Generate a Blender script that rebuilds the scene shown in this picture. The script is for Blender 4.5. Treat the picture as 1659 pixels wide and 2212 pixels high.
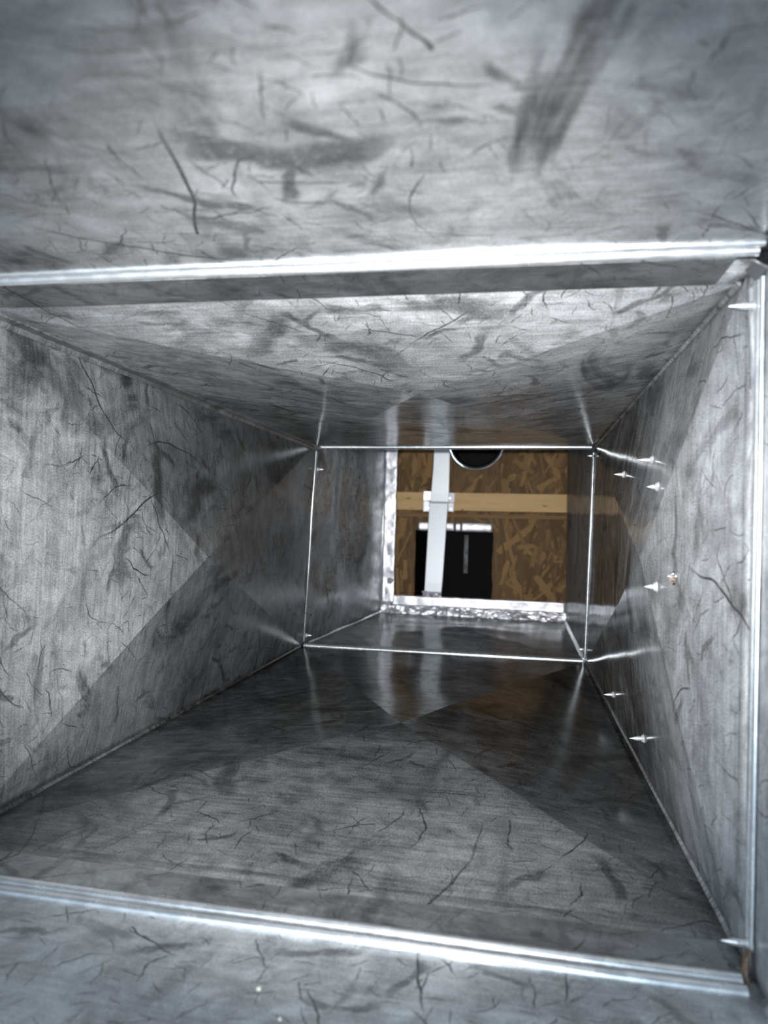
import bpy, bmesh, math, random
from mathutils import Vector, Matrix, noise

S = bpy.context.scene
for o in list(bpy.data.objects):
    bpy.data.objects.remove(o)
COL = S.collection
random.seed(11)

# ------------------------------------------------------------------ camera
CAM = Vector((0.3119, 0.0, 0.1843))
RIGHT = Vector((0.98263, 0.18337, 0.02851))
UP = Vector((-0.0242, -0.02572, 0.99938))
FWD = Vector((-0.18399, 0.98271, 0.02083))
cd = bpy.data.cameras.new('camera')
cam = bpy.data.objects.new('camera', cd)
COL.objects.link(cam)
cam.matrix_world = Matrix(((RIGHT.x, UP.x, -FWD.x, CAM.x), (RIGHT.y, UP.y, -FWD.y, CAM.y),
                           (RIGHT.z, UP.z, -FWD.z, CAM.z), (0, 0, 0, 1)))
cd.sensor_width = 9.8                      # phone main camera
cd.lens = 9.8 * 1558.4 / 2212.0
cd.clip_start = 0.005
cd.dof.use_dof = True
cd.dof.focus_distance = 0.62
cd.dof.aperture_fstop = 2.6
S.camera = cam

# ------------------------------------------------------------------ light
world = bpy.data.worlds.new('world')
S.world = world
world.use_nodes = True
bg = world.node_tree.nodes['Background']
bg.inputs['Color'].default_value = (0.70, 0.86, 1.0, 1)
bg.inputs['Strength'].default_value = 4.6   # daylight entering the open near end of the duct

fl = bpy.data.lights.new('phone_flash', 'SPOT')  # the phone's own flash, beside its lens
fl.energy = 46
fl.spot_size = math.radians(77)      # the flash lens throws most of its light forwards
fl.spot_blend = 1.0
fl.color = (1.0, 0.99, 0.975)
fl.shadow_soft_size = 0.004
flo = bpy.data.objects.new('phone_flash', fl)
flo.location = CAM + UP * 0.013 - RIGHT * 0.010
flo.rotation_mode = 'QUATERNION'
flo.rotation_quaternion = cam.matrix_world.to_quaternion()
COL.objects.link(flo)

S.view_settings.view_transform = 'Standard'
S.view_settings.look = 'None'
S.view_settings.gamma = 1
S.view_settings.use_curve_mapping = False
S.view_settings.exposure = -0.15


# ------------------------------------------------------------------ node helpers
class NT:
    def __init__(self, name):
        self.m = bpy.data.materials.new(name)
        self.m.use_nodes = True
        self.t = self.m.node_tree
        self.t.nodes.clear()
        self.out = self.n('ShaderNodeOutputMaterial')

    def n(self, typ, **kw):
        nd = self.t.nodes.new(typ)
        for k, v in kw.items():
            setattr(nd, k, v)
        return nd

    def set(self, sock, v):
        if isinstance(v, bpy.types.NodeSocket):
            self.t.links.new(v, sock)
        elif isinstance(v, (tuple, list)) and len(v) == 3 and sock.type == 'RGBA':
            sock.default_value = (*v, 1)
        else:
            sock.default_value = v

    def math(self, op, a, b=0.0, c=0.0, clamp=False):
        nd = self.n('ShaderNodeMath', operation=op, use_clamp=clamp)
        for i, v in enumerate((a, b, c)):
            self.set(nd.inputs[i], v)
        return nd.outputs[0]

    def ramp(self, v, lo, hi, a=0.0, b=1.0):
        nd = self.n('ShaderNodeMapRange', interpolation_type='SMOOTHSTEP')
        for k, x in zip(('Value', 'From Min', 'From Max', 'To Min', 'To Max'), (v, lo, hi, a, b)):
            self.set(nd.inputs[k], x)
        return nd.outputs[0]

    def map(self, vec, loc=(0, 0, 0), rot=(0, 0, 0), scale=(1, 1, 1)):
        nd = self.n('ShaderNodeMapping')
        self.set(nd.inputs[0], vec)
        nd.inputs['Location'].default_value = loc
        nd.inputs['Rotation'].default_value = rot
        nd.inputs['Scale'].default_value = scale
        return nd.outputs[0]

    def noise(self, vec, scale, detail=3, rough=0.55, dist=0.0, out=0):
        nd = self.n('ShaderNodeTexNoise')
        self.set(nd.inputs['Vector'], vec)
        nd.inputs['Scale'].default_value = scale
        nd.inputs['Detail'].default_value = detail
        nd.inputs['Roughness'].default_value = rough
        nd.inputs['Distortion'].default_value = dist
        return nd.outputs[out]

    def vmath(self, op, a, b=(0, 0, 0), out=0):
        nd = self.n('ShaderNodeVectorMath', operation=op)
        self.set(nd.inputs[0], a)
        self.set(nd.inputs[1], b)
        return nd.outputs[out]

    def mixc(self, f, a, b):
        nd = self.n('ShaderNodeMix', data_type='RGBA')
        self.set(nd.inputs['Factor'], f)
        self.set(nd.inputs[6], a)
        self.set(nd.inputs[7], b)
        return nd.outputs[2]

    def mixs(self, f, a, b):
        nd = self.n('ShaderNodeMixShader')
        self.set(nd.inputs[0], f)
        self.t.links.new(a, nd.inputs[1])
        self.t.links.new(b, nd.inputs[2])
        return nd.outputs[0]

    def glossy(self, col, rough, normal=None, dist='MULTI_GGX'):
        nd = self.n('ShaderNodeBsdfAnisotropic', distribution=dist)
        self.set(nd.inputs['Color'], col)
        self.set(nd.inputs['Roughness'], rough)
        if normal is not None:
            self.set(nd.inputs['Normal'], normal)
        return nd.outputs[0]

    def diffuse(self, col, normal=None):
        nd = self.n('ShaderNodeBsdfDiffuse')
        self.set(nd.inputs['Color'], col)
        if normal is not None:
            self.set(nd.inputs['Normal'], normal)
        return nd.outputs[0]

    def bump(self, h, strength, dist):
        nd = self.n('ShaderNodeBump')
        self.set(nd.inputs['Height'], h)
        nd.inputs['Strength'].default_value = strength
        nd.inputs['Distance'].default_value = dist
        return nd.outputs[0]

    def done(self, sh):
        self.t.links.new(sh, self.out.inputs[0])
        return self.m


def scale_gray(N, col, f):
    nd = N.n('ShaderNodeMix', data_type='RGBA', blend_type='MULTIPLY')
    nd.inputs['Factor'].default_value = 1
    N.set(nd.inputs[6], col)
    c = N.n('ShaderNodeCombineColor')
    for i in range(3):
        N.set(c.inputs[i], f)
    N.t.links.new(c.outputs[0], nd.inputs[7])
    return nd.outputs[2]


def stroke_layer(N, uv, seed, scale, halflen, width, curl, keep, wob):
    """one random curved scuff per voronoi cell; 1 on the scuff"""
    p = N.map(uv, loc=(seed * 1.37, seed * 2.11, 0), scale=(scale, scale, 1))
    w = N.noise(p, 2.3, 2, 0.6, 0, out=1)
    w = N.vmath('SUBTRACT', w, (0.5, 0.5, 0.5))
    w = N.vmath('MULTIPLY', w, (wob, wob, 0))
    p = N.vmath('ADD', p, w)
    vo = N.n('ShaderNodeTexVoronoi', voronoi_dimensions='2D', feature='F1')
    N.set(vo.inputs['Vector'], p)
    vo.inputs['Scale'].default_value = 1.0
    d = N.vmath('SUBTRACT', p, vo.outputs['Position'])
    sc = N.n('ShaderNodeSeparateColor')
    N.set(sc.inputs[0], vo.outputs['Color'])
    ang = N.math('MULTIPLY', sc.outputs[0], 6.283)
    ro = N.n('ShaderNodeVectorRotate', rotation_type='Z_AXIS')
    N.set(ro.inputs['Vector'], d)
    N.set(ro.inputs['Angle'], ang)
    sx = N.n('ShaderNodeSeparateXYZ')
    N.set(sx.inputs[0], ro.outputs[0])
    k = N.math('MULTIPLY', N.math('SUBTRACT', sc.outputs[1], 0.35), curl)
    y2 = N.math('MULTIPLY', sx.outputs[1], sx.outputs[1])
    dx = N.math('ABSOLUTE', N.math('SUBTRACT', sx.outputs[0], N.math('MULTIPLY', y2, k)))
    ay = N.math('ABSOLUTE', sx.outputs[1])
    a = N.ramp(dx, width * 0.3, width, 1, 0)
    b = N.ramp(ay, halflen * 0.45, halflen, 1, 0)
    c = N.math('LESS_THAN', sc.outputs[2], keep)
    return N.math('MULTIPLY', N.math('MULTIPLY', a, b), c)


def galv(name, seed, oxide=0.5, r_clean=0.20, r_ox=0.97, diff=0.05, scuffs=1.0, pits=0.0, bright=1.0, grain=1.0, lit_fade=None, wipes=0.42):
    N = NT(name)
    tc = N.n('ShaderNodeTexCoord')
    uv = N.map(tc.outputs['UV'], loc=(seed * 3.1, seed * 1.7, 0))
    if lit_fade:                       # lit look of the near triangles painted in: matte-bright near, dark beyond
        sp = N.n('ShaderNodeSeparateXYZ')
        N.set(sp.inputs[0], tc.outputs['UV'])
        oxide = N.ramp(sp.outputs[0], 0.02, lit_fade[1], oxide, lit_fade[0])
    big = N.noise(uv, 5.5, 5, 0.62, 0.9)
    mid = N.noise(N.map(uv, scale=(1.0, 0.55, 1)), 26, 5, 0.68, 1.6)
    streak = N.noise(N.map(uv, scale=(420, 26, 1)), 1.0, 3, 0.6)       # rolling marks run across the sheet
    speck = N.noise(uv, 1000, 2, 0.8)
    # clean and oxidised patches
    v = N.math('ADD', N.math('MULTIPLY', big, 0.55), N.math('MULTIPLY', mid, 0.45))
    ox = N.math('ADD', oxide, N.math('MULTIPLY', N.math('SUBTRACT', v, 0.5), 1.5), clamp=True)
    st = None
    L = [(7.0, 0.45, 0.007, 1.3, 0.60, 0.12, .75), (12.0, 0.42, 0.010, 1.8, 0.65, 0.14, .70), (19.0, 0.46, 0.013, 1.5, 0.65, 0.18, .70),
         (34.0, 0.5, 0.018, 1.4, 0.62, 0.22, .65), (58.0, 0.5, 0.026, 1.0, 0.60, 0.25, .60), (90.0, 0.5, 0.035, 0.8, 0.5, 0.2, .55),
         (10.0, 0.42, 0.12, 1.0, 0.40, 0.4, .45), (17.0, 0.45, 0.07, 1.5, 0.40, 0.3, .45), (28.0, 0.48, 0.08, 1.2, 0.4, 0.3, .40)]
    for i, (s, hl, w, cu, kp, wb, am) in enumerate(L):
        x = N.math('MULTIPLY', stroke_layer(N, uv, seed + i * 5.3, s, hl, w, cu, kp * min(1, scuffs), wb), am)
        st = x if st is None else N.math('MAXIMUM', st, x)
    # scuffs come in patches
    patch = N.ramp(N.noise(N.map(uv, loc=(9, 4, 0)), 6.5, 2, 0.5), 0.36, 0.60, 0.25, 1.0)
    st = N.math('MULTIPLY', st, patch)
    st = N.math('MULTIPLY', st, N.ramp(N.noise(uv, 260, 2, 0.6), 0.25, 0.5, 0.5, 1.0))
    # dirty wipes (large soft smears)
    wipe = N.ramp(N.noise(N.map(uv, loc=(3, 8, 0), rot=(0, 0, 0.7), scale=(1, 2.4, 1)), 6.0, 4, 0.6, 1.2), 0.55, 0.74)
    smear = N.ramp(N.noise(N.map(uv, loc=(1, 12, 0)), 13.0, 5, 0.6, 2.6), 0.56, 0.72)
    wipe = N.math('MAXIMUM', wipe, N.math('MULTIPLY', smear, 0.8))
    dirt = N.math('MAXIMUM', N.math('MULTIPLY', st, 1.15), N.math('MULTIPLY', wipe, wipes))
    if pits > 0:
        pt = N.ramp(N.noise(uv, 150, 2, 0.6), 0.60, 0.66)
        pm = N.ramp(N.noise(N.map(uv, loc=(5, 5, 0)), 9, 2, 0.5), 0.42, 0.58)
        dirt = N.math('MAXIMUM', dirt, N.math('MULTIPLY', N.math('MULTIPLY', pt, pm), pits))
    f = N.math('MULTIPLY', ox, N.math('SUBTRACT', 1.0, N.math('MULTIPLY', dirt, 0.85)))
    g = N.math('ADD', N.math('MULTIPLY', N.math('SUBTRACT', streak, 0.5), 0.75 * grain), N.math('MULTIPLY', N.math('SUBTRACT', speck, 0.5), 1.5 * grain))
    f = N.math('ADD', f, N.math('MULTIPLY', g, 0.42), clamp=True)
    tone = N.math('MULTIPLY', N.math('SUBTRACT', 1.0, N.math('MULTIPLY', dirt, 0.80)), N.math('ADD', 1.0, N.math('MULTIPLY', g, 0.55)))
    mott = N.ramp(N.noise(N.map(uv, loc=(2, 6, 0)), 70, 5, 0.72, 0.6), 0.30, 0.70, 0.80, 1.15)
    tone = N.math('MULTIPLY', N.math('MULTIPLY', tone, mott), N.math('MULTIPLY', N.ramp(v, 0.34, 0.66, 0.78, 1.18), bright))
    bh = N.math('ADD', N.math('MULTIPLY', streak, 0.5), speck)
    nm = N.bump(bh, 0.25, 0.00003)
    clean = N.glossy(scale_gray(N, (0.45, 0.465, 0.47), tone), r_clean, nm)
    oxi = N.glossy(scale_gray(N, (0.44, 0.45, 0.46), tone), r_ox, nm, 'BECKMANN')
    dif = N.diffuse(scale_gray(N, (0.60, 0.615, 0.635), tone), nm)
    a = N.mixs(diff * 0.12, clean, dif)
    b = N.mixs(diff, oxi, dif)
    return N.done(N.mixs(f, a, b))


def plain_metal(name, col, rough, diff=0.1, nscale=120, rvar=0.12, bumpd=0.0, bscale=60):
    N = NT(name)
    tc = N.n('ShaderNodeTexCoord')
    ob = tc.outputs['Object']
    n1 = N.noise(ob, nscale, 4, 0.6)
    r = N.ramp(n1, 0.3, 0.7, max(0.03, rough - rvar), rough + rvar)
    nm = N.bump(N.noise(ob, bscale, 3, 0.6), 0.6, bumpd) if bumpd else None
    c = scale_gray(N, col, N.ramp(n1, 0.25, 0.75, 0.82, 1.05))
    return N.done(N.mixs(diff, N.glossy(c, r, nm), N.diffuse(c, nm)))


def paint(name, col, rough=0.6, spec=0.3, nscale=80, var=0.3):
    N = NT(name)
    tc = N.n('ShaderNodeTexCoord')
    n1 = N.noise(tc.outputs['Object'], nscale, 4, 0.6)
    p = N.n('ShaderNodeBsdfPrincipled')
    N.set(p.inputs['Base Color'], scale_gray(N, col, N.ramp(n1, 0.3, 0.7, 1 - var, 1 + var)))
    p.inputs['Roughness'].default_value = rough
    p.inputs['Specular IOR Level'].default_value = spec
    return N.done(p.outputs[0])


def wood(name, ca, cb, grain_scale=(6, 90, 90), obj_random=0.0, knots=False):
    N = NT(name)
    tc = N.n('ShaderNodeTexCoord')
    ob = tc.outputs['Object']
    oi = N.n('ShaderNodeObjectInfo')
    shift = N.vmath('SCALE', (7.1, 3.3, 5.7))
    N.t.links.new(oi.outputs['Random'], shift.node.inputs['Scale'])
    p = N.vmath('ADD', ob, shift)
    g = N.noise(N.map(p, scale=grain_scale), 1.0, 4, 0.6, 0.4)
    c = N.mixc(N.ramp(g, 0.25, 0.75), ca, cb)
    if knots:
        k = N.ramp(N.noise(N.map(p, scale=(1, 2, 2)), 42, 1, 0.4), 0.70, 0.76)
        c = N.mixc(N.math('MULTIPLY', k, 0.7), c, tuple(x * 0.3 for x in ca))
    if obj_random:
        c = scale_gray(N, c, N.ramp(oi.outputs['Random'], 0, 1, 1 - obj_random, 1 + obj_random))
    pr = N.n('ShaderNodeBsdfPrincipled')
    N.set(pr.inputs['Base Color'], c)
    pr.inputs['Roughness'].default_value = 0.62
    pr.inputs['Specular IOR Level'].default_value = 0.25
    N.set(pr.inputs['Normal'], N.bump(g, 0.35, 0.0006))
    return N.done(pr.outputs[0])


M = {}
M['near_top'] = galv('galvanised_near_top', 1.0, oxide=0.9, r_ox=0.6, diff=0.20, wipes=0.65)
M['near_bottom'] = galv('galvanised_near_bottom', 2.0, oxide=0.9, r_ox=0.6, diff=0.55)
M['near_right'] = galv('galvanised_near_right', 3.0, oxide=0.8, r_ox=0.6, diff=0.75, scuffs=0.4)
M['top'] = galv('galvanised_top', 4.0, oxide=0.66, diff=0.42, lit_fade=(0.12, 0.55), wipes=0.6, bright=0.95, grain=1.4, r_clean=0.15)
M['bottom'] = galv('galvanised_bottom', 5.0, oxide=0.50, scuffs=0.8, lit_fade=(0.08, 0.48), bright=0.62, grain=1.5, r_clean=0.17)
M['left'] = galv('galvanised_left', 6.0, oxide=0.62, r_clean=0.26, diff=0.07, scuffs=1.0, wipes=0.7, bright=0.80, grain=1.4)
M['right'] = galv('galvanised_right', 7.0, oxide=0.78, r_clean=0.12, diff=0.46, bright=0.9, grain=1.3, scuffs=0.7, lit_fade=(0.06, 0.36))
M['far_left'] = galv('galvanised_spotted', 8.0, oxide=0.45, pits=1.0, r_clean=0.27, diff=0.2, scuffs=0.3)
M['far'] = galv('galvanised_far', 9.0, oxide=0.5, r_clean=0.16, diff=0.2, scuffs=0.25)
M['band'] = galv('galvanised_band', 10.0, oxide=0.35, diff=0.10, r_clean=0.3)
M['cleat'] = plain_metal('bright_cleat_zinc', (0.84, 0.87, 0.90), 0.25, 0.14, 120, 0.04)
M['dull'] = plain_metal('dull_zinc', (0.45, 0.46, 0.47), 0.5, 0.2)
M['screw'] = plain_metal('screw_zinc', (0.85, 0.86, 0.88), 0.28, 0.25)
M['strap'] = plain_metal('strap_zinc', (0.78, 0.81, 0.85), 0.50, 0.35, 900, 0.05)
M['foil'] = plain_metal('foil_tape', (0.88, 0.87, 0.92), 0.44, 0.22, 90, 0.10, 0.0004, 110)
M['rust'] = paint('rusty_metal', (0.20, 0.13, 0.09), 0.6, 0.4, 300, 0.6)
M['black'] = paint('black_plastic', (0.006, 0.0065, 0.007), 0.42, 0.35)
M['void'] = paint('black_liner', (0.006, 0.006, 0.007), 0.7, 0.2)
M['osb'] = wood('osb_core', (0.10, 0.055, 0.022), (0.20, 0.118, 0.052), (120, 60, 18))
M['strand'] = wood('osb_strand', (0.15, 0.080, 0.030), (0.31, 0.185, 0.080), (260, 260, 14), 0.42)
M['lumber'] = wood('pine_lumber', (0.64, 0.41, 0.19), (0.74, 0.50, 0.26), (8, 60, 70), 0, True)
M['shim'] = wood('dark_wood', (0.20, 0.11, 0.05), (0.30, 0.18, 0.08), (5, 60, 110))
M['lint'] = paint('pale_grit', (0.75, 0.72, 0.62), 0.8, 0.2)


# ------------------------------------------------------------------ mesh helpers
def link(name, me, mat, parent=None, smooth=False):
    o = bpy.data.objects.new(name, me)
    COL.objects.link(o)
    if mat is not None and not me.materials:
        me.materials.append(mat)
    if smooth:
        for p in me.polygons:
            p.use_smooth = True
    if parent is not None:
        o.parent = parent
    return o


def from_bm(name, bm, mat, parent=None, smooth=False, recalc=True):
    if recalc:
        bmesh.ops.recalc_face_normals(bm, faces=bm.faces)
    me = bpy.data.meshes.new(name)
    bm.to_mesh(me)
    bm.free()
    return link(name, me, mat, parent, smooth)


def tag(o, label, cat, group=None):
    o['label'] = label
    o['category'] = cat
    if group:
        o['group'] = group
    return o


def structure(name, label, cat='wall'):
    o = bpy.data.objects.new(name, None)
    o.empty_display_size = 0.05
    COL.objects.link(o)
    o['kind'] = 'structure'
    o['label'] = label
    o['category'] = cat
    return o


def thing(name, label, cat, loc=(0, 0, 0), group=None):
    o = bpy.data.objects.new(name, None)
    o.empty_display_size = 0.02
    o.location = loc
    COL.objects.link(o)
    return tag(o, label, cat, group)


def add_box(bm, lo, hi):
    vs = [bm.verts.new((x, y, z)) for x in (lo[0], hi[0]) for y in (lo[1], hi[1]) for z in (lo[2], hi[2])]
    for f in ((0, 1, 3, 2), (4, 6, 7, 5), (0, 4, 5, 1), (2, 3, 7, 6), (0, 2, 6, 4), (1, 5, 7, 3)):
        bm.faces.new([vs[i] for i in f])


def sweep(name, prof, path, au, av, mat, parent=None, wob=0.0, closed=True, smooth=True):
    """prof: (a,b) points; swept along path points with axes au, av"""
    bm = bmesh.new()
    rings = []
    for i, p in enumerate(path):
        p = Vector(p)
        off = Vector((0, 0, 0))
        if wob:
            off = av * (noise.noise(p * 9) * wob) + au * (noise.noise(p * 7 + Vector((3, 1, 2))) * wob)
        rings.append([bm.verts.new(p + off + au * a + av * b) for a, b in prof])
    n = len(prof)
    uvl = bm.loops.layers.uv.new('UVMap')
    along_y = abs((Vector(path[-1]) - Vector(path[0])).y) > 0.2
    base = Vector(path[0])
    for r0, r1 in zip(rings, rings[1:]):
        for i in range(n if closed else n - 1):
            j = (i + 1) % n
            f = bm.faces.new((r0[i], r0[j], r1[j], r1[i]))
            for l in f.loops:
                k = (l.vert.co - base)
                q = k - au * k.dot(au) - av * k.dot(av)
                w = (q.length, k.dot(au) + k.dot(av))
                l[uvl].uv = w if along_y else (w[1], w[0])
    if closed:
        bm.faces.new(rings[0])
        bm.faces.new(list(reversed(rings[-1])))
    o = from_bm(name, bm, mat, parent)
    if smooth:
        me = o.data
        for p in me.polygons:
            p.use_smooth = len(p.vertices) == 4
        me.set_sharp_from_angle(angle=math.radians(40))
    return o


def lerp(a, b, t):
    return a + (b - a) * t


PAN = {}


def panel(name, key, c00, c10, c01, c11, inward, mat, parent, crease=0.0, wave=0.0, wfreq=7.0, n=48, uv_swap=False, seed=0.0, margin=(0.0, 0.0), dents=(), apex=(0.5, 0.5)):
    """sheet between corners: c00 near/first, c10 far/first, c01 near/second, c11 far/second.
    s runs along the duct, t across it.  crease = height of the cross-break centre (pushed inwards)."""
    c00, c10, c01, c11 = map(Vector, (c00, c10, c01, c11))
    inward = Vector(inward)
    m0, m1 = margin
    s0, s1 = m0, 1 - m1
    sc = lerp(s0, s1, apex[0])
    tc = apex[1]

    def warp(a, lo, mid, hi):          # 0..1 -> lo..hi with 0.5 at mid
        return lerp(lo, mid, a * 2) if a < 0.5 else lerp(mid, hi, a * 2 - 1)

    def unwarp(x, lo, mid, hi):
        return 0.5 * (x - lo) / (mid - lo) if x < mid else 0.5 + 0.5 * (x - mid) / (hi - mid)

    def surf(s, t):
        p = lerp(lerp(c00, c10, s), lerp(c01, c11, s), t)
        h = 0.0
        if crease:
            if s0 < s < s1:
                ss = unwarp(s, s0, sc, s1)
                tt = unwarp(t, 0.0, tc, 1.0)
                e = 1 - max(abs(2 * ss - 1), abs(2 * tt - 1))
                # sheet is bowed a little between the break lines
                h += crease * (e + 0.05 * e * (1 - e))
        if wave:
            edge = min(1.0, 6 * min(s, 1 - s, t, 1 - t))
            h += wave * edge * noise.noise(Vector((p.x * wfreq + seed, p.y * wfreq, p.z * wfreq)))
        for ds, dt, rs, rt, dh in dents:
            q = ((s - ds) / rs) ** 2 + ((t - dt) / rt) ** 2
            h += dh * math.exp(-q)
        return p + inward * h
    PAN[key] = (surf, c00, c10, c01)
    # rows in s: the cross-break grid plus the flat margins
    sv = [warp(i / n, s0, sc, s1) for i in range(n + 1)]
    tv = [warp(i / n, 0.0, tc, 1.0) for i in range(n + 1)]
    if m0 > 0:
        sv = [0.0] + sv
    if m1 > 0:
        sv = sv + [1.0]
    k0 = 1 if m0 > 0 else 0
    bm = bmesh.new()
    uvl = bm.loops.layers.uv.new('UVMap')
    LU = (c10 - c00).length
    LV = (c01 - c00).length
    vs = [[bm.verts.new(surf(s, tv[j])) for j in range(n + 1)] for s in sv]
    uvs = {}
    for i, s in enumerate(sv):
        for j in range(n + 1):
            uvs[vs[i][j]] = (s * LU, tv[j] * LV)
    faces = []
    for i in range(len(sv) - 1):
        ii = i - k0
        for j in range(n):
            a, b, c, d = vs[i][j], vs[i + 1][j], vs[i + 1][j + 1], vs[i][j + 1]
            if not crease or (ii < n / 2) == (j < n / 2):
                tris = ((a, b, c), (a, c, d))
            else:
                tris = ((a, b, d), (b, c, d))
            for t in tris:
                f = bm.faces.new(t)
                f.smooth = True
                faces.append(f)
                for l in f.loops:
                    l[uvl].uv = uvs[l.vert]
    bm.normal_update()
    if sum(f.normal.dot(inward) for f in faces) < 0:
        bmesh.ops.reverse_faces(bm, faces=faces)
    if crease:
        bm.edges.ensure_lookup_table()
        idx = {}
        for i in range(len(sv)):
            for j in range(n + 1):
                idx[vs[i][j]] = (i - k0, j)
        for e in bm.edges:
            (i0, j0), (i1, j1) = idx[e.verts[0]], idx[e.verts[1]]
            if (i0 == j0 and i1 == j1) or (i0 + j0 == n and i1 + j1 == n):
                e.smooth = False
            if i0 == i1 and i0 in (0, n):
                e.smooth = False
    o = from_bm(name, bm, mat, parent, recalc=False)
    md = o.modifiers.new('thickness', 'SOLIDIFY')
    md.thickness = 0.0009
    md.offset = -1
    return o


# ------------------------------------------------------------------ the duct
D0, D1, D2, D3 = -0.14, 0.334, 1.0686, 1.62  # unseen near end cut short behind the camera to admit more fill light
# corner points of the duct at each joint
J0 = dict(TL=(0, D0, .305), TR=(.412, D0, .305), BL=(0, D0, 0), BR=(.413, D0, 0))
J1 = dict(TL=(0, D1, .304), TR=(.4125, D1, .305), BL=(0, D1, 0), BR=(.413, D1, 0))
J2 = dict(TL=(.004, D2, .303), TR=(.4155, D2, .306), BL=(-.007, D2, .001), BR=(.409, D2, .003))
J3 = dict(TL=(.006, D3, .303), TR=(.412, D3, .306), BL=(.006, D3, -.009), BR=(.417, D3, -.011))

wall_left = structure('wall_left', 'galvanised left side of the duct, scuffed with dark smears')
wall_right = structure('wall_right', 'shiny galvanised right side of the duct pierced by screw tips')
ceiling = structure('ceiling', 'smudged galvanised top of the duct', 'ceiling')
floor = structure('floor', 'dull galvanised bottom of the duct with folded cross', 'floor')

N_ = Vector
# near section
panel('sheet_panel', 'near_top', J0['TL'], J1['TL'], J0['TR'], J1['TR'], (0, 0, -1), M['near_top'], ceiling, 0, 0.0022, 6)
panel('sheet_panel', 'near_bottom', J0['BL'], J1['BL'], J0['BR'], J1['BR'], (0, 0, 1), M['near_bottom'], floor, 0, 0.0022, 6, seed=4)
panel('sheet_panel', 'near_right', J0['BR'], J1['BR'], J0['TR'], J1['TR'], (-1, 0, 0), M['near_right'], wall_right, 0, 0.0016, 6, seed=8)
panel('sheet_panel', 'near_left', J0['BL'], J1['BL'], J0['TL'], J1['TL'], (1, 0, 0), M['left'], wall_left, 0, 0.0016, 6, seed=12)
# middle section, cross-broken
MG = (0.045, 0.02)
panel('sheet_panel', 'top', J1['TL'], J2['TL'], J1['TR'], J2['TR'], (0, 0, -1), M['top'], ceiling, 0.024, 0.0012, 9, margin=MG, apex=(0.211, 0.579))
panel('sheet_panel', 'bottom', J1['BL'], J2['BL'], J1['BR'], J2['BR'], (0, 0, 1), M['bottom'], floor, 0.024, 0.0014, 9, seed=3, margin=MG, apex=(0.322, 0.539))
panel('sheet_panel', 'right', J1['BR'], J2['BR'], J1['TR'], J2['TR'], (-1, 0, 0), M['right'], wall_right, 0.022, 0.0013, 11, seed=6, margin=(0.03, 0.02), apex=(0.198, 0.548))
panel('sheet_panel', 'left', J1['BL'], J2['BL'], J1['TL'], J2['TL'], (1, 0, 0), M['left'], wall_left, 0.024, 0.0020, 8, seed=9, margin=MG, apex=(0.399, 0.497),
      dents=((0.93, 0.8, 0.06, 0.12, -0.004),))
# far section: no top, it opens into a riser
FAR_TOP = 0.75
panel('sheet_panel', 'far_bottom', J2['BL'], J3['BL'], J2['BR'], J3['BR'], (0, 0, 1), M['far'], floor, 0.007, 0.002, 10, seed=5)
panel('sheet_panel', 'far_right', J2['BR'], J3['BR'], J2['TR'], (J3['TR'][0], D3, .41), (-1, 0, 0), M['far'], wall_right, 0.006, 0.001, 10, seed=15)
panel('sheet_panel', 'far_left', J2['BL'], J3['BL'], (.004, D2, .39), (.008, D3, .41), (1, 0, 0), M['far_left'], wall_left, 0.010, 0.007, 10, seed=21,
      dents=((0.35, 0.55, 0.12, 0.4, -0.010), (0.62, 0.45, 0.15, 0.30, 0.012), (0.25, 0.15, 0.2, 0.12, 0.006)))
# riser above the far section
bm = bmesh.new()
add_box(bm, (-.002, D2 - .001, .31), (.418, D2, FAR_TOP))
add_box(bm, (-.002, D2, FAR_TOP), (.418, 1.84, FAR_TOP + .001))
add_box(bm, (-.003, D2, .388), (-.002, 1.84, FAR_TOP))
add_box(bm, (.418, D2, .40), (.419, 1.84, FAR_TOP))
from_bm('riser_sheet', bm, M['dull'], ceiling)


def bead(cx, cy, r, n=8, a0=180, a1=0):
    return [(cx + r * math.cos(math.radians(lerp(a0, a1, i / n))), cy + r * math.sin(math.radians(lerp(a0, a1, i / n)))) for i in range(n + 1)]


def path(p0, p1, n=40):
    p0, p1 = Vector(p0), Vector(p1)
    return [lerp(p0, p1, i / n) for i in range(n + 1)]


Y = Vector((0, 1, 0))
# S-cleats and drive cleats around the near joint
def s_cleat_profile(a_beads, r, a_end, th=0.0014, r0=None):
    r0 = r0 or r
    p = [(a_beads[0] - r0, -0.0003)]
    p += bead(a_beads[0], 0.0003, r0)
    p += bead(a_beads[1], 0.0006, r)
    p += [(a_end, th), (a_end, -0.0003)]
    return p


c = thing('s_cleat', 'bright double-beaded cleat across the duct top, nearest the camera', 'cleat', (.2, D1, .304))
o = sweep('beaded_strip', s_cleat_profile((-.0205, -.0125), .0021, -.0085, r0=.0013), path((.004 - .2, 0, 0), (.4075 - .2, 0, .0005)), Y, Vector((0, 0, -1)), M['cleat'], c, wob=.0006)
o = sweep('flat_strip', [(-.008, -.0003), (-.008, .0016), (.0265, .0013), (.0265, -.0003)], path((.001 - .2, 0, 0), (.400 - .2, 0, .0005)), Y, Vector((0, 0, -1)), M['band'], c, smooth=False)
c = thing('s_cleat', 'bright double-beaded cleat across the duct floor, nearest the camera', 'cleat', (.2, D1, 0))
sweep('beaded_strip', s_cleat_profile((-.0160, -.0082), .0030, -.005), path((.004 - .2, 0, 0), (.407 - .2, 0, 0)), Y, Vector((0, 0, 1)), M['cleat'], c, wob=.0006)
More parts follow.
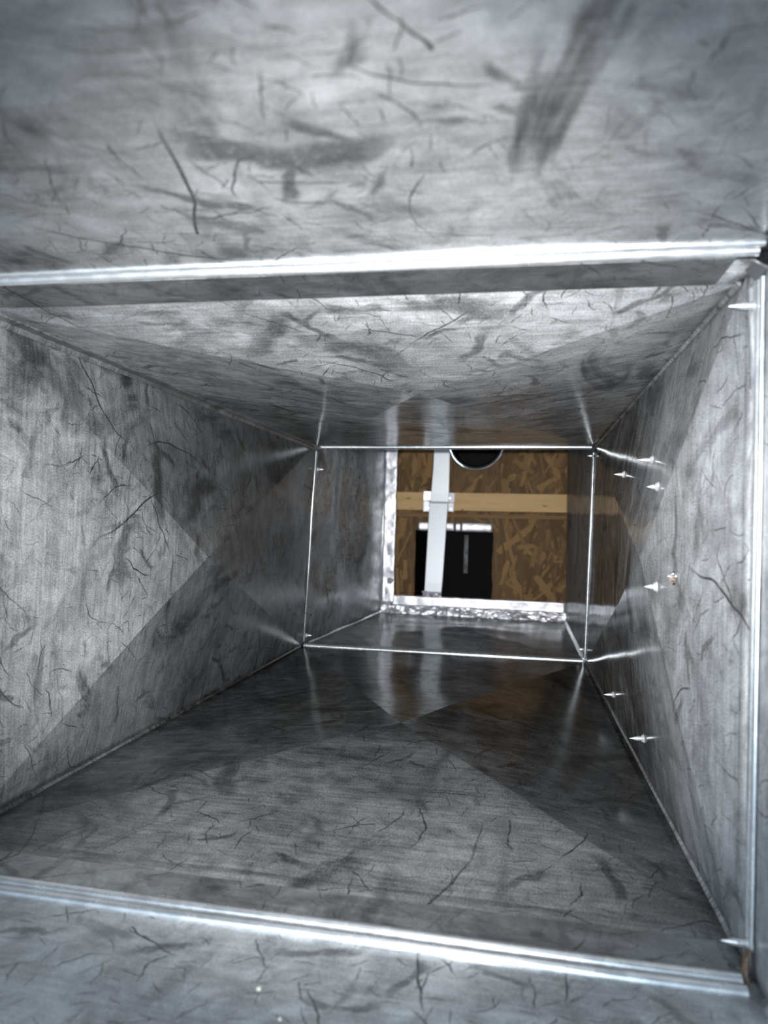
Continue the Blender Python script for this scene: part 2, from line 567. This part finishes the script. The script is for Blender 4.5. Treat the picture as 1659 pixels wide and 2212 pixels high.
sweep('flat_strip', [(-.005, -.0003), (-.005, .0016), (.0200, .0013), (.0200, -.0003)], path((.001 - .2, 0, 0), (.404 - .2, 0, 0)), Y, Vector((0, 0, 1)), M['band'], c, smooth=False)

c = thing('drive_cleat', 'tall bright folded cleat down the right side, nearest the camera', 'cleat', (.4125, D1, 0))
dp = bead(-.0032, .0002, .0015, a0=185, a1=-5) + bead(.0012, .0002, .0018, a0=185, a1=-5)
sweep('folded_strip', dp, path((0, 0, .012), (0, 0, .296), 60), Y, Vector((-1, 0, 0)), M['cleat'], c, wob=.0005)
# folded tab at the top corner and the rusty tail at the bottom corner
bm = bmesh.new()
tabp = [(-.0012, -.012, .2965), (-.0012, .004, .2965), (-.006, -.010, .3005), (-.006, .003, .3012)]
vs = [bm.verts.new(p) for p in tabp]
bm.faces.new((vs[0], vs[1], vs[3], vs[2]))
o = from_bm('folded_tab', bm, M['band'], c)
o.modifiers.new('thickness', 'SOLIDIFY').thickness = .0008
bm = bmesh.new()
add_box(bm, (-.0042, -.0125, .2985), (.0003, -.0045, .3040))
bmesh.ops.bevel(bm, geom=bm.edges[:], offset=.0012, segments=2, affect='EDGES')
from_bm('corner_gap', bm, M['void'], c)['label'] = 'dark gap at the cleat corner'
sweep('bent_tail', [(-.0022, 0), (-.0022, .0010), (.0022, .0010), (.0022, 0)],
      [(-.001, -.0035, .0115), (-.0028, -.0050, .0075), (-.0036, -.0075, .0035), (-.003, -.0105, .0012)], Y, Vector((-1, 0, 0)), M['rust'], c, smooth=False)['label'] = 'rusty bent end'
sweep('corner_lip', [(-.001, -.0003), (-.001, .0012), (.0016, .0012), (.0016, -.0003)], path((0, .0085, .250), (0, .0135, .2965), 6), Y, Vector((-1, 0, 0)), M['cleat'], c, smooth=False)

# far joint
c = thing('s_cleat', 'thin bright cleat along the top edge of the far opening', 'cleat', (.2, D2, .3045))
sweep('beaded_strip', s_cleat_profile((-.0105, -.0062), .0020, -.003), path((.007 - .2, 0, -.0015), (.411 - .2, 0, .0015)), Y, Vector((0, 0, -1)), M['cleat'], c, wob=.00015)
sweep('flat_strip', [(-.004, -.0003), (-.004, .0016), (.012, .0013), (.012, -.0003)], path((.006 - .2, 0, -.0015), (.411 - .2, 0, .0015)), Y, Vector((0, 0, -1)), M['far'], c, smooth=False)
c = thing('s_cleat', 'thin bright cleat along the bottom edge of the far opening', 'cleat', (.2, D2, .002))
sweep('beaded_strip', s_cleat_profile((-.0110, -.0062), .0022, -.003), path((-.004 - .2, 0, -.001), (.405 - .2, 0, .001)), Y, Vector((0, 0, 1)), M['cleat'], c, wob=.00015)
sweep('flat_strip', [(-.004, -.0003), (-.004, .0016), (.02, .0013), (.02, -.0003)], path((-.004 - .2, 0, -.001), (.405 - .2, 0, .001)), Y, Vector((0, 0, 1)), M['band'], c, smooth=False)
c = thing('drive_cleat', 'thin bright cleat on the right edge of the far opening', 'cleat', (.412, D2, 0))
sweep('folded_strip', dp, path((-.0030, 0, .006), (.0030, 0, .299), 40), Y, Vector((-1, 0, 0)), M['cleat'], c, wob=.0008)
c = thing('drive_cleat', 'dull dented cleat on the left edge of the far opening', 'cleat', (0, D2, 0))
sweep('folded_strip', bead(-.002, .0002, .0016, a0=185, a1=-5) + bead(.002, .0002, .0016, a0=185, a1=-5), path((-.0072, 0, .006), (.0034, 0, .298), 40), Y, Vector((1, 0, 0)), M['far_left'], c, wob=.0024)

# lock seams along the long corners (parts of the side walls)
def seam(name, p0, p1, prof, au, av, mat, parent):
    return sweep(name, prof, path(p0, p1, 30), Vector(au), Vector(av), mat, parent, wob=.0004)


X_, Z_ = (1, 0, 0), (0, 0, 1)
NZ, NX = (0, 0, -1), (-1, 0, 0)
for (p0, p1) in ((( .0, D1 + .03, .304), (.004, D2 - .01, .303)),):
    seam('lock_seam', p0, p1, [(0, -.0003), (0, .0050), (.0016, .0054), (.0026, .0040), (.0030, .0022), (.0098, .0018), (.0104, .0010), (.0106, -.0003)], X_, NZ, M['band'], wall_left)
seam('lock_seam', (0, D0, .305), (0, D1 - .022, .304), [(0, -.0003), (0, .0045), (.0030, .0022), (.0100, .0014), (.0105, -.0003)], X_, NZ, M['near_top'], wall_left)
fold = [(-.0003, -.0003), (-.0003, .0022), (.0010, .0014), (.0022, -.0003)]
seam('corner_fold', (0, D1 + .03, 0), (-.007, D2 - .02, .001), fold, X_, Z_, M['bottom'], wall_left)
seam('corner_fold', (-.007, D2 + .02, .001), (.006, D3, -.009), fold, X_, Z_, M['cleat'], wall_left)
seam('corner_fold', (.413, D1 + .02, 0), (.409, D2 - .02, .003), fold, NX, Z_, M['right'], wall_right)
seam('corner_fold', (.409, D2 + .005, .003), (.417, D3, -.011), [(a * 2.2, b * 2.2) for a, b in fold], NX, Z_, M['cleat'], wall_right)
seam('corner_fold', (.4125, D1 + .03, .305), (.4155, D2 - .02, .306), fold, NX, NZ, M['top'], wall_right)
seam('corner_fold', (.412, D0, .305), (.4125, D1 - .022, .305), fold, NX, NZ, M['near_top'], wall_right)
seam('corner_fold', (.413, D0, 0), (.413, D1 - .02, 0), fold, NX, Z_, M['near_bottom'], wall_right)


# ------------------------------------------------------------------ screws poking in through the sheet
def screw_mesh(length, r=.0019):
    bm = bmesh.new()
    seg = 12
    rings = []
    pitch = .00125
    n = int(length / pitch * 2)
    prof = [(-.001, r * .75), (0, r * .75)]
    for i in range(1, n + 1):
        x = length * i / n
        k = 1.0 if x < length * .45 else max(0.06, (length - x) / (length * .55))
        prof.append((x, (r if i % 2 else r * .70) * (k ** .8)))
    for x, rr in prof:
        rings.append([bm.verts.new((x, rr * math.cos(2 * math.pi * j / seg), rr * math.sin(2 * math.pi * j / seg))) for j in range(seg)])
    for a, b in zip(rings, rings[1:]):
        for j in range(seg):
            bm.faces.new((a[j], a[(j + 1) % seg], b[(j + 1) % seg], b[j]))
    bm.faces.new(rings[0])
    bm.faces.new(rings[-1])
    bmesh.ops.recalc_face_normals(bm, faces=bm.faces)
    me = bpy.data.meshes.new('sheet_metal_screw')
    bm.to_mesh(me)
    bm.free()
    me.materials.append(M['screw'])
    return me


def burr_mesh():
    bm = bmesh.new()
    n = 14
    rng = random.Random(5)
    i0 = [bm.verts.new((0.0016 + rng.random() * .0006, .0021 * math.cos(2 * math.pi * k / n), .0021 * math.sin(2 * math.pi * k / n))) for k in range(n)]
    i1 = [bm.verts.new((-.0002, .0036 * math.cos(2 * math.pi * k / n), .0036 * math.sin(2 * math.pi * k / n))) for k in range(n)]
    for k in range(n):
        bm.faces.new((i0[k], i0[(k + 1) % n], i1[(k + 1) % n], i1[k]))
    me = bpy.data.meshes.new('burr')
    bmesh.ops.recalc_face_normals(bm, faces=bm.faces)
    bm.to_mesh(me)
    bm.free()
    me.materials.append(M['screw'])
    return me


BURR = burr_mesh()


def wall_x(key, y, z):
    surf, c00, c10, c01 = PAN[key]
    s = (y - c00.y) / (c10.y - c00.y)
    t = (z - c00.z) / (c01.z - c00.z)
    return surf(s, t)


def screw(p, direction, length, label, group='screw tips in the right wall', tilt=(0, 0)):
    d = (Vector(direction) + Vector((0, tilt[0], tilt[1]))).normalized()
    o = thing('sheet_metal_screw', label, 'screw', p, group)
    o.rotation_mode = 'QUATERNION'
    o.rotation_quaternion = Vector((1, 0, 0)).rotation_difference(d)
    link('threaded_shank', screw_mesh(length), None, o, True)
    link('burr', BURR, None, o)
    return o


for y, z, L, lab, tl in (
        (.5227, .2354, .0102, 'longest screw tip, uppermost of the screws on the creased right wall', (0.02, 0.0)),
        (.6629, .2358, .0088, 'small screw tip high on the right wall, nearest the far opening', (0, .03)),
        (.4784, .2142, .0070, 'short screw tip just above the reflected lumber band on the right wall', (.03, 0)),
        (.4627, .1523, .0073, 'lone screw tip below the small torn puncture in the right wall', (0, -.02)),
        (.7444, .0242, .0096, 'screw tip low on the right wall beside the bottom corner, farther one', (0, -.06)),
        (.5679, .0315, .0106, 'screw tip low on the right wall above the bottom corner, nearer one', (0, -.06))):
    screw(wall_x('right', y, z), (-1, 0, 0), L, lab, tilt=tl)
screw((.4122, .3385, .2860), (-1, 0, 0), .0118, 'blunt screw tip through the near right cleat, near its top')
screw((.4125, .3330, .0125), (-1, 0, 0), .0120, 'blunt screw tip through the near right cleat, beside its rusty bottom end')
screw((.4135, D2 - .006, .2940), (-1, 0, 0), .0085, 'tiny screw tip at the top right corner of the far opening', 'small screws at the far opening')
screw((.4075, D2 + .006, .0170), (-1, 0, 0), .0085, 'tiny screw tip at the bottom right corner of the far opening', 'small screws at the far opening')
screw((.0055, D2 + .002, .2700), (1, 0, 0), .0100, 'tiny screw tip high on the left edge of the far opening', 'small screws at the far opening')
screw((-.0045, D2 + .002, .0150), (1, 0, 0), .0090, 'tiny screw tip low on the left edge of the far opening', 'small screws at the far opening')

# torn puncture in the right wall
hp = wall_x('right', .4342, .1597)
c = bpy.data.objects.new('puncture', None)
c.empty_display_size = .01
c.location = hp
COL.objects.link(c)
c.parent = wall_right
bm = bmesh.new()
ring = [bm.verts.new((-.0002, .0034 * math.cos(k * math.pi / 5) * (1 + .25 * math.sin(3 * k)), .0042 * math.sin(k * math.pi / 5))) for k in range(10)]
bm.faces.new(ring)
o = from_bm('hole', bm, M['void'], c)
o.modifiers.new('thickness', 'SOLIDIFY').thickness = .0004
rng = random.Random(3)
for k, (ang, ln) in enumerate(((20, .0040), (75, .0034), (140, .0030), (200, .0036), (300, .0030))):
    a = math.radians(ang)
    bm = bmesh.new()
    rows = []
    for i in range(5):
        t = i / 4
        rad = .0036 - .0020 * math.sin(t * 2.2)
        hgt = ln * t
        wdt = .0017 * (1 - .8 * t)
        cc = Vector((-hgt, rad * math.cos(a), rad * math.sin(a)))
        tg = Vector((0, -math.sin(a), math.cos(a)))
        rows.append((bm.verts.new(cc + tg * wdt), bm.verts.new(cc - tg * wdt)))
    for r0, r1 in zip(rows, rows[1:]):
        bm.faces.new((r0[0], r0[1], r1[1], r1[0]))
    o = from_bm('torn_flap', bm, M['cleat'] if k != 3 else M['rust'], c, True)
    o.modifiers.new('thickness', 'SOLIDIFY').thickness = .0004

# ------------------------------------------------------------------ end of the duct: flange and foil tape
YO = 1.82
end = structure('trim_1', 'galvanised flange framing the end of the duct', 'flange')
bm = bmesh.new()
add_box(bm, (-.08, D3, -.30), (.036, D3 + .0012, .75))
add_box(bm, (.036, D3, -.30), (.50, D3 + .0012, .030))
add_box(bm, (.418, D3, .030), (.50, D3 + .0012, .75))
from_bm('flange_sheet', bm, M['far'], end)


def tape(name, label, x0, x1, z0, z1, y, nx, nz, amp, seed, y_lo=None, edge=.0012, fold=0.0, cat='tape', group='foil tape around the duct end', freq=70):
    """crinkled strip facing the camera; y_lo lets the lower edge come forward"""
    bm = bmesh.new()
    def pos(i, j):
        s, t = i / nx, j / nz
        x, z = lerp(x0, x1, s), lerp(z0, z1, t)
        if callable(x0):
            x = 0
        p = Vector((x * freq + seed, z * freq, seed))
        h = amp * (noise.noise(p) * 1.2 + abs(noise.noise(p * 2.3)) * 0.9)
        e = edge * noise.noise(Vector((x * 60, z * 60, seed + 9)))
        if j in (0, nz):
            z += e
        if i in (0, nx):
            x += e
        yy = y if y_lo is None else lerp(y_lo, y, t)
        yy -= fold * math.sin(t * math.pi)
        return Vector((x, yy - h - .0008, z))
    vs = [[bm.verts.new(pos(i, j)) for j in range(nz + 1)] for i in range(nx + 1)]
    for i in range(nx):
        for j in range(nz):
            a, b, cc, d = vs[i][j], vs[i + 1][j], vs[i + 1][j + 1], vs[i][j + 1]
            if (i + j) % 2:
                bm.faces.new((a, b, cc)); bm.faces.new((a, cc, d))
            else:
                bm.faces.new((a, b, d)); bm.faces.new((b, cc, d))
    o = from_bm(name, bm, M['foil'], None, amp < .0035)
    bmn = o.data
    md = o.modifiers.new('thickness', 'SOLIDIFY')
    md.thickness = .0003
    return tag(o, label, cat, group)


tape('foil_tape', 'tall crinkled foil tape strip down the left edge of the duct end', .0085, .0370, .012, .42, D3, 8, 70, .0030, 3.0, edge=.0016, freq=24)
tape('foil_tape', 'smooth foil tape strip lying along the upper edge of the bottom flange', .030, .4165, .0070, .0315, D3, 60, 6, .0011, 7.0, freq=40)
tape('foil_tape', 'badly crumpled foil tape strip where the duct floor meets the bottom flange', .010, .4180, -.0100, .0085, D3 - .0015, 70, 6, .0040, 12.0, y_lo=D3 - .008, freq=58)

# ------------------------------------------------------------------ OSB back wall
HX0, HX1, HZ0, HZ1 = .0545, .2500, -.06, .1800
PC, PR = (.2020, .4040), .0690
bm = bmesh.new()


def loop2(pts):
    vs = [bm.verts.new((x, YO, z)) for x, z in pts]
    for i in range(len(vs)):
        bm.edges.new((vs[i], vs[(i + 1) % len(vs)]))


loop2([(-.10, -.32), (.55, -.32), (.55, .80), (-.10, .80)])
rng = random.Random(2)
jag = lambda a=.0012: (rng.random() - .5) * 2 * a
hole_pts = []
for k in range(12):
    hole_pts.append((HX0 + jag(), lerp(HZ0, HZ1, k / 12)))
for k in range(12):
    hole_pts.append((lerp(HX0, HX1, k / 12), HZ1 + jag(.0006)))
for k in range(16):
    hole_pts.append((HX1 + jag(.0016), lerp(HZ1, HZ0, k / 16)))
for k in range(12):
    hole_pts.append((lerp(HX1, HX0, k / 12), HZ0))
loop2(hole_pts)
loop2([(PC[0] + (PR + jag(.0008)) * math.cos(2 * math.pi * k / 64), PC[1] + (PR + jag(.0008)) * math.sin(2 * math.pi * k / 64)) for k in range(64)])
bmesh.ops.triangle_fill(bm, edges=bm.edges[:], use_beauty=True, use_dissolve=False, normal=(0, -1, 0))
ext = bmesh.ops.extrude_face_region(bm, geom=bm.faces[:])
for g in ext['geom']:
    if isinstance(g, bmesh.types.BMVert):
        g.co.y += .0115
wall_back = from_bm('wall_back', bm, M['osb'])
wall_back['kind'] = 'structure'
wall_back['label'] = 'brown strand board wall behind the duct end'
wall_back['category'] = 'wall'

# strands: thin irregular chips pressed flat into the face
strand_meshes = []
rng = random.Random(8)
for k in range(10):
    bm = bmesh.new()
    w = 1.0
    pts = []
    nn = 4
    for i in range(nn + 1):
        z = -.5 + i / nn
        pts.append((.5 * (.55 + .45 * math.sin(math.pi * (i + .6) / (nn + 1.2))) + (rng.random() - .5) * .28, z + (rng.random() - .5) * .10))
    left = [(-x + (rng.random() - .5) * .25, z) for x, z in reversed(pts)]
    vs = [bm.verts.new((x, 0, z)) for x, z in pts + left]
    f = bm.faces.new(vs)
    e = bmesh.ops.extrude_face_region(bm, geom=[f])
    for g in e['geom']:
        if isinstance(g, bmesh.types.BMVert):
            g.co.y += 1.0
    bmesh.ops.recalc_face_normals(bm, faces=bm.faces)
    me = bpy.data.meshes.new('strand')
    bm.to_mesh(me)
    bm.free()
    me.materials.append(M['strand'])
    strand_meshes.append(me)
count = 0
tries = 0
while count < 290 and tries < 6000:
    tries += 1
    x, z = rng.uniform(.0, .44), rng.uniform(-.02, .42)
    L = rng.uniform(.035, .105)
    wd = rng.uniform(.005, .018)
    ang = rng.gauss(0.1, .45) if rng.random() < .8 else rng.uniform(-1.5, 1.5)
    hx = abs(math.sin(ang)) * L / 2 + wd * .5
    hz = abs(math.cos(ang)) * L / 2 + wd * .3
    if HX0 - hx < x < HX1 + hx and HZ0 - hz < z < HZ1 + hz:
        continue
    ok = True
    for t in (-.5, -.25, 0, .25, .5):
        px, pz = x + math.sin(ang) * L * t, z + math.cos(ang) * L * t
        if math.hypot(px - PC[0], pz - PC[1]) < PR + wd * .5:
            ok = False
    if not ok:
        continue
    s = bpy.data.objects.new('strand', rng.choice(strand_meshes))
    COL.objects.link(s)
    s.parent = wall_back
    th = rng.uniform(.0006, .0022)
    s.location = (x, YO - th, z)
    s.scale = (wd, th + .0002, L)
    s.rotation_euler = (0, ang, 0)
    count += 1

# unseen cavity sides, added to keep outside light off the back wall
bm = bmesh.new()
add_box(bm, (-.10, D3, -.32), (-.085, YO, .80))
add_box(bm, (.50, D3, -.32), (.515, YO, .80))
add_box(bm, (-.10, D3, -.335), (.515, YO + .01, -.32))
add_box(bm, (-.10, D3 - .55, FAR_TOP + .002), (.515, YO + .01, FAR_TOP + .012))
from_bm('cavity_light_block', bm, M['osb'], wall_back)

# liner behind the rectangular hole
bm = bmesh.new()
a = (HX0 - .004, HX1 + .004, HZ0 - .004, HZ1 + .004)
yb = 2.24
add_box(bm, (a[0] - .001, YO + .0115, a[2]), (a[0], yb, a[3]))
add_box(bm, (a[1], YO + .0115, a[2]), (a[1] + .001, yb, a[3]))
add_box(bm, (a[0], YO + .0115, a[3]), (a[1], yb, a[3] + .001))
add_box(bm, (a[0], YO + .0115, a[2] - .001), (a[1], yb, a[2]))
add_box(bm, (a[0] - .001, yb, a[2] - .001), (a[1] + .001, yb + .001, a[3] + .001))
o = from_bm('duct_liner', bm, M['void'])
tag(o, 'black lined duct behind the rectangular hole in the strand board', 'duct')
# metal strip inside it
bm = bmesh.new()
pr = [(0, 0), (.0012, .003), (.0125, .003), (.0137, 0), (.0125, .0012), (.0012, .0012)]
M['dimstrip'] = plain_metal('dull_strip', (0.10, 0.105, 0.11), 0.5, 0.3)
o = sweep('metal_strip', pr, [(.157, 2.10, .076 - .018 + .0 * 1), (.157, 2.10, .168)], Vector((1, 0, 0)), Vector((0, -1, 0)), M['dimstrip'], None, smooth=False)
tag(o, 'dim upright metal strip deep inside the black rectangular hole', 'strip')

# foil tape wrapped over the head of the hole
for (x0, x1, lab, sd) in ((.0600, .1200, 'dull foil tape piece over the hole head, left of the hanging strap', 1.0),
                          (.1240, .1530, 'folded foil tape piece over the hole head, just right of the hanging strap', 2.0),
                          (.1560, .1680, 'narrow pinched fold of foil tape between the wider pieces over the hole', 4.0),
                          (.1690, .2480, 'wide smooth foil tape piece over the right half of the hole head', 6.0)):
    w = x1 - x0
    tape('foil_tape', lab, x0, x1, .1785, .2010 + (.001 if sd == 6 else 0), YO - .0025, max(6, int(w / .006)), 6, .0010, sd, group='foil tape over the hole', fold=.002, freq=40)

# black pipe in the round hole
bm = bmesh.new()
seg = 64
prof = [(.001, .0615), (.001, .0665), (.004, .0672), (.007, .0665)]
y = .007
while y < .16:
    prof += [(y + .003, .0645), (y + .008, .0645), (y + .011, .0615)]
    y += .014
prof_in = [(p[0], p[1] - .0035) for p in reversed(prof[4:])]
full = prof + prof_in
rings = []
for py, pr_ in full:
    rings.append([bm.verts.new((pr_ * math.cos(2 * math.pi * k / seg), py, pr_ * math.sin(2 * math.pi * k / seg))) for k in range(seg)])
for i in range(len(rings)):
    a, b = rings[i], rings[(i + 1) % len(rings)]
    for k in range(seg):
        bm.faces.new((a[k], a[(k + 1) % seg], b[(k + 1) % seg], b[k]))
pipe = thing('black_pipe', 'black ribbed plastic pipe in the round hole at the top', 'pipe', (PC[0], YO, PC[1]))
from_bm('ribbed_tube', bm, M['black'], pipe, True)
bm = bmesh.new()
bmesh.ops.create_circle(bm, cap_ends=True, segments=64, radius=.0600)
bmesh.ops.rotate(bm, verts=bm.verts, matrix=Matrix.Rotation(math.pi / 2, 3, 'X'))
bmesh.ops.translate(bm, verts=bm.verts, vec=(0, .15, 0))
o = from_bm('inner_damper', bm, M['void'], pipe)
o.modifiers.new('thickness', 'SOLIDIFY').thickness = .001

# lumber across the wall
SY = YO - .0395


def board(name, x0, x1, y0, y1, za0, za1, zb0, zb1, mat, bev=.0012):
    cx, cy, cz = (x0 + x1) / 2, (y0 + y1) / 2, (za0 + za1) / 2
    bm = bmesh.new()
    v = [(x0, y0, za0), (x1, y0, zb0), (x1, y1, zb0), (x0, y1, za0), (x0, y0, za1), (x1, y0, zb1), (x1, y1, zb1), (x0, y1, za1)]
    vs = [bm.verts.new((p[0] - cx, p[1] - cy, p[2] - cz)) for p in v]
    for f in ((0, 3, 2, 1), (4, 5, 6, 7), (0, 1, 5, 4), (2, 3, 7, 6), (0, 4, 7, 3), (1, 2, 6, 5)):
        bm.faces.new([vs[i] for i in f])
    bmesh.ops.bevel(bm, geom=bm.edges[:], offset=bev, segments=2, affect='EDGES')
    o = from_bm(name, bm, mat)
    o.location = (cx, cy, cz)
    return o


tag(board('lumber_stud', -.085, .50, SY, YO - .0022, .2288, .2727, .2318, .2750, M['lumber']), 'pale pine board fixed level across the strand board wall', 'board')
tag(board('wood_shim', -.085, .50, YO - .016, YO - .0022, .2125, .2215, .2150, .2240, M['shim'], .0008), 'thin dark wood strip directly under the pale pine board', 'board')

# ------------------------------------------------------------------ hanging strap
st = thing('hanger_strap', 'wide pale zinc strap hanging in front of the lumber, bent at the board', 'strap', (.12, SY, .25))
ox, oy, oz = .12, SY, .25


def strip(name, pts, mat=M['strap'], lip=.0022):
    """pts: (xl, xr, y, z) rows, flat strip with turned-back lips"""
    bm = bmesh.new()
    rows = []
    for xl, xr, yy, z in pts:
        rows.append([bm.verts.new((x - ox, y2 - oy, z - oz)) for x, y2 in ((xl + .0006, yy + lip), (xl, yy + .0006), (xl + .0008, yy), (xr - .0008, yy), (xr, yy + .0006), (xr - .0006, yy + lip))])
    for a, b in zip(rows, rows[1:]):
        for i in range(5):
            bm.faces.new((a[i], a[i + 1], b[i + 1], b[i]))
    o = from_bm(name, bm, mat, st)
    o.modifiers.new('thickness', 'SOLIDIFY').thickness = .0009
    return o


K = 'strap'
SF = SY - .004
# lower half leans out to the flange, upper half rises from the board
strip('lower_strip', [(.0880, .1305, SF - .026, .0200), (.0895, .1305, SF - .021, .0300), (.0900, .1320, SF - .018, .050), (.0940, .1390, SF - .004, .2460), (.0945, .1390, SF - .002, .2535)])
strip('upper_strip', [(.0960, .1410, SF - .0035, .2500), (.0968, .1412, SF - .003, .27), (.1005, .1412, SF - .004, .33), (.1025, .1405, SF - .006, .42), (.103, .140, SF - .006, .60)])
rngt = random.Random(4)
bm = bmesh.new()
vs = [[bm.verts.new((lerp(.0855, .1325, i / 8) - ox + .0015 * rngt.uniform(-1, 1), SF - .029 - oy + .003 * rngt.uniform(-1, 1), lerp(.0150, .0265 + .006 * (i < 3), j / 4) - oz + .0012 * rngt.uniform(-1, 1))) for j in range(5)] for i in range(9)]
for i in range(8):
    for j in range(4):
        bm.faces.new((vs[i][j], vs[i + 1][j], vs[i + 1][j + 1], vs[i][j + 1]))
o = from_bm('crumpled_end', bm, M['foil'], st)
o.modifiers.new('thickness', 'SOLIDIFY').thickness = .0006
for (x0, x1, z0, z1, dz, lab) in ((.0790, .0985, .2535, .2755, -.010, 'bright upper tab'), (.0790, .0985, .2265, .2515, -.004, None),
                                   (.1412, .1545, .2500, .2730, -.006, None), (.1395, .1530, .2270, .2480, -.004, None)):
    bm = bmesh.new()
    n = 5
    vs = [[bm.verts.new((lerp(x0, x1, i / n) - ox, (SF + .001 + (dz * (abs(lerp(x0, x1, i / n) - .123) - .025) / .02 * .35) - oy), lerp(z0, z1, j / n) + .0008 * rngt.uniform(-1, 1) - oz)) for j in range(n + 1)] for i in range(n + 1)]
    for i in range(n):
        for j in range(n):
            bm.faces.new((vs[i][j], vs[i + 1][j], vs[i + 1][j + 1], vs[i][j + 1]))
    o = from_bm('tab', bm, M['foil'] if lab else M['strap'], st)
    o.modifiers.new('thickness', 'SOLIDIFY').thickness = .0009
    if lab:
        o['label'] = lab
for x, z in ((.092, .2345), (.1475, .2330), (.1440, .2600)):
    bm = bmesh.new()
    bmesh.ops.create_cone(bm, cap_ends=True, segments=6, radius1=.0036, radius2=.0030, depth=.004)
    bmesh.ops.rotate(bm, verts=bm.verts, matrix=Matrix.Rotation(math.pi / 2, 3, 'X'))
    bmesh.ops.translate(bm, verts=bm.verts, vec=(x - ox, SF - .003 - oy, z - oz))
    from_bm('screw_head', bm, M['screw'], st)

# ------------------------------------------------------------------ grit on the near floor
for (x, y, r, lab) in ((.2156, .2757, .0011, 'pale grit crumb on the near duct floor, below the cleat'),
                       (.2292, .2611, .0008, 'smaller pale grit crumb at the bottom of the picture')):
    bm = bmesh.new()
    bmesh.ops.create_icosphere(bm, subdivisions=2, radius=r)
    for v in bm.verts:
        v.co *= 1 + .35 * noise.noise(v.co * 1500)
        v.co.z *= .75
    o = from_bm('grit_crumb', bm, M['lint'])
    o.location = wall_x('near_bottom', y, 0) if False else (x, y, r * .7)
    tag(o, lab, 'grit', 'grit on the duct floor')
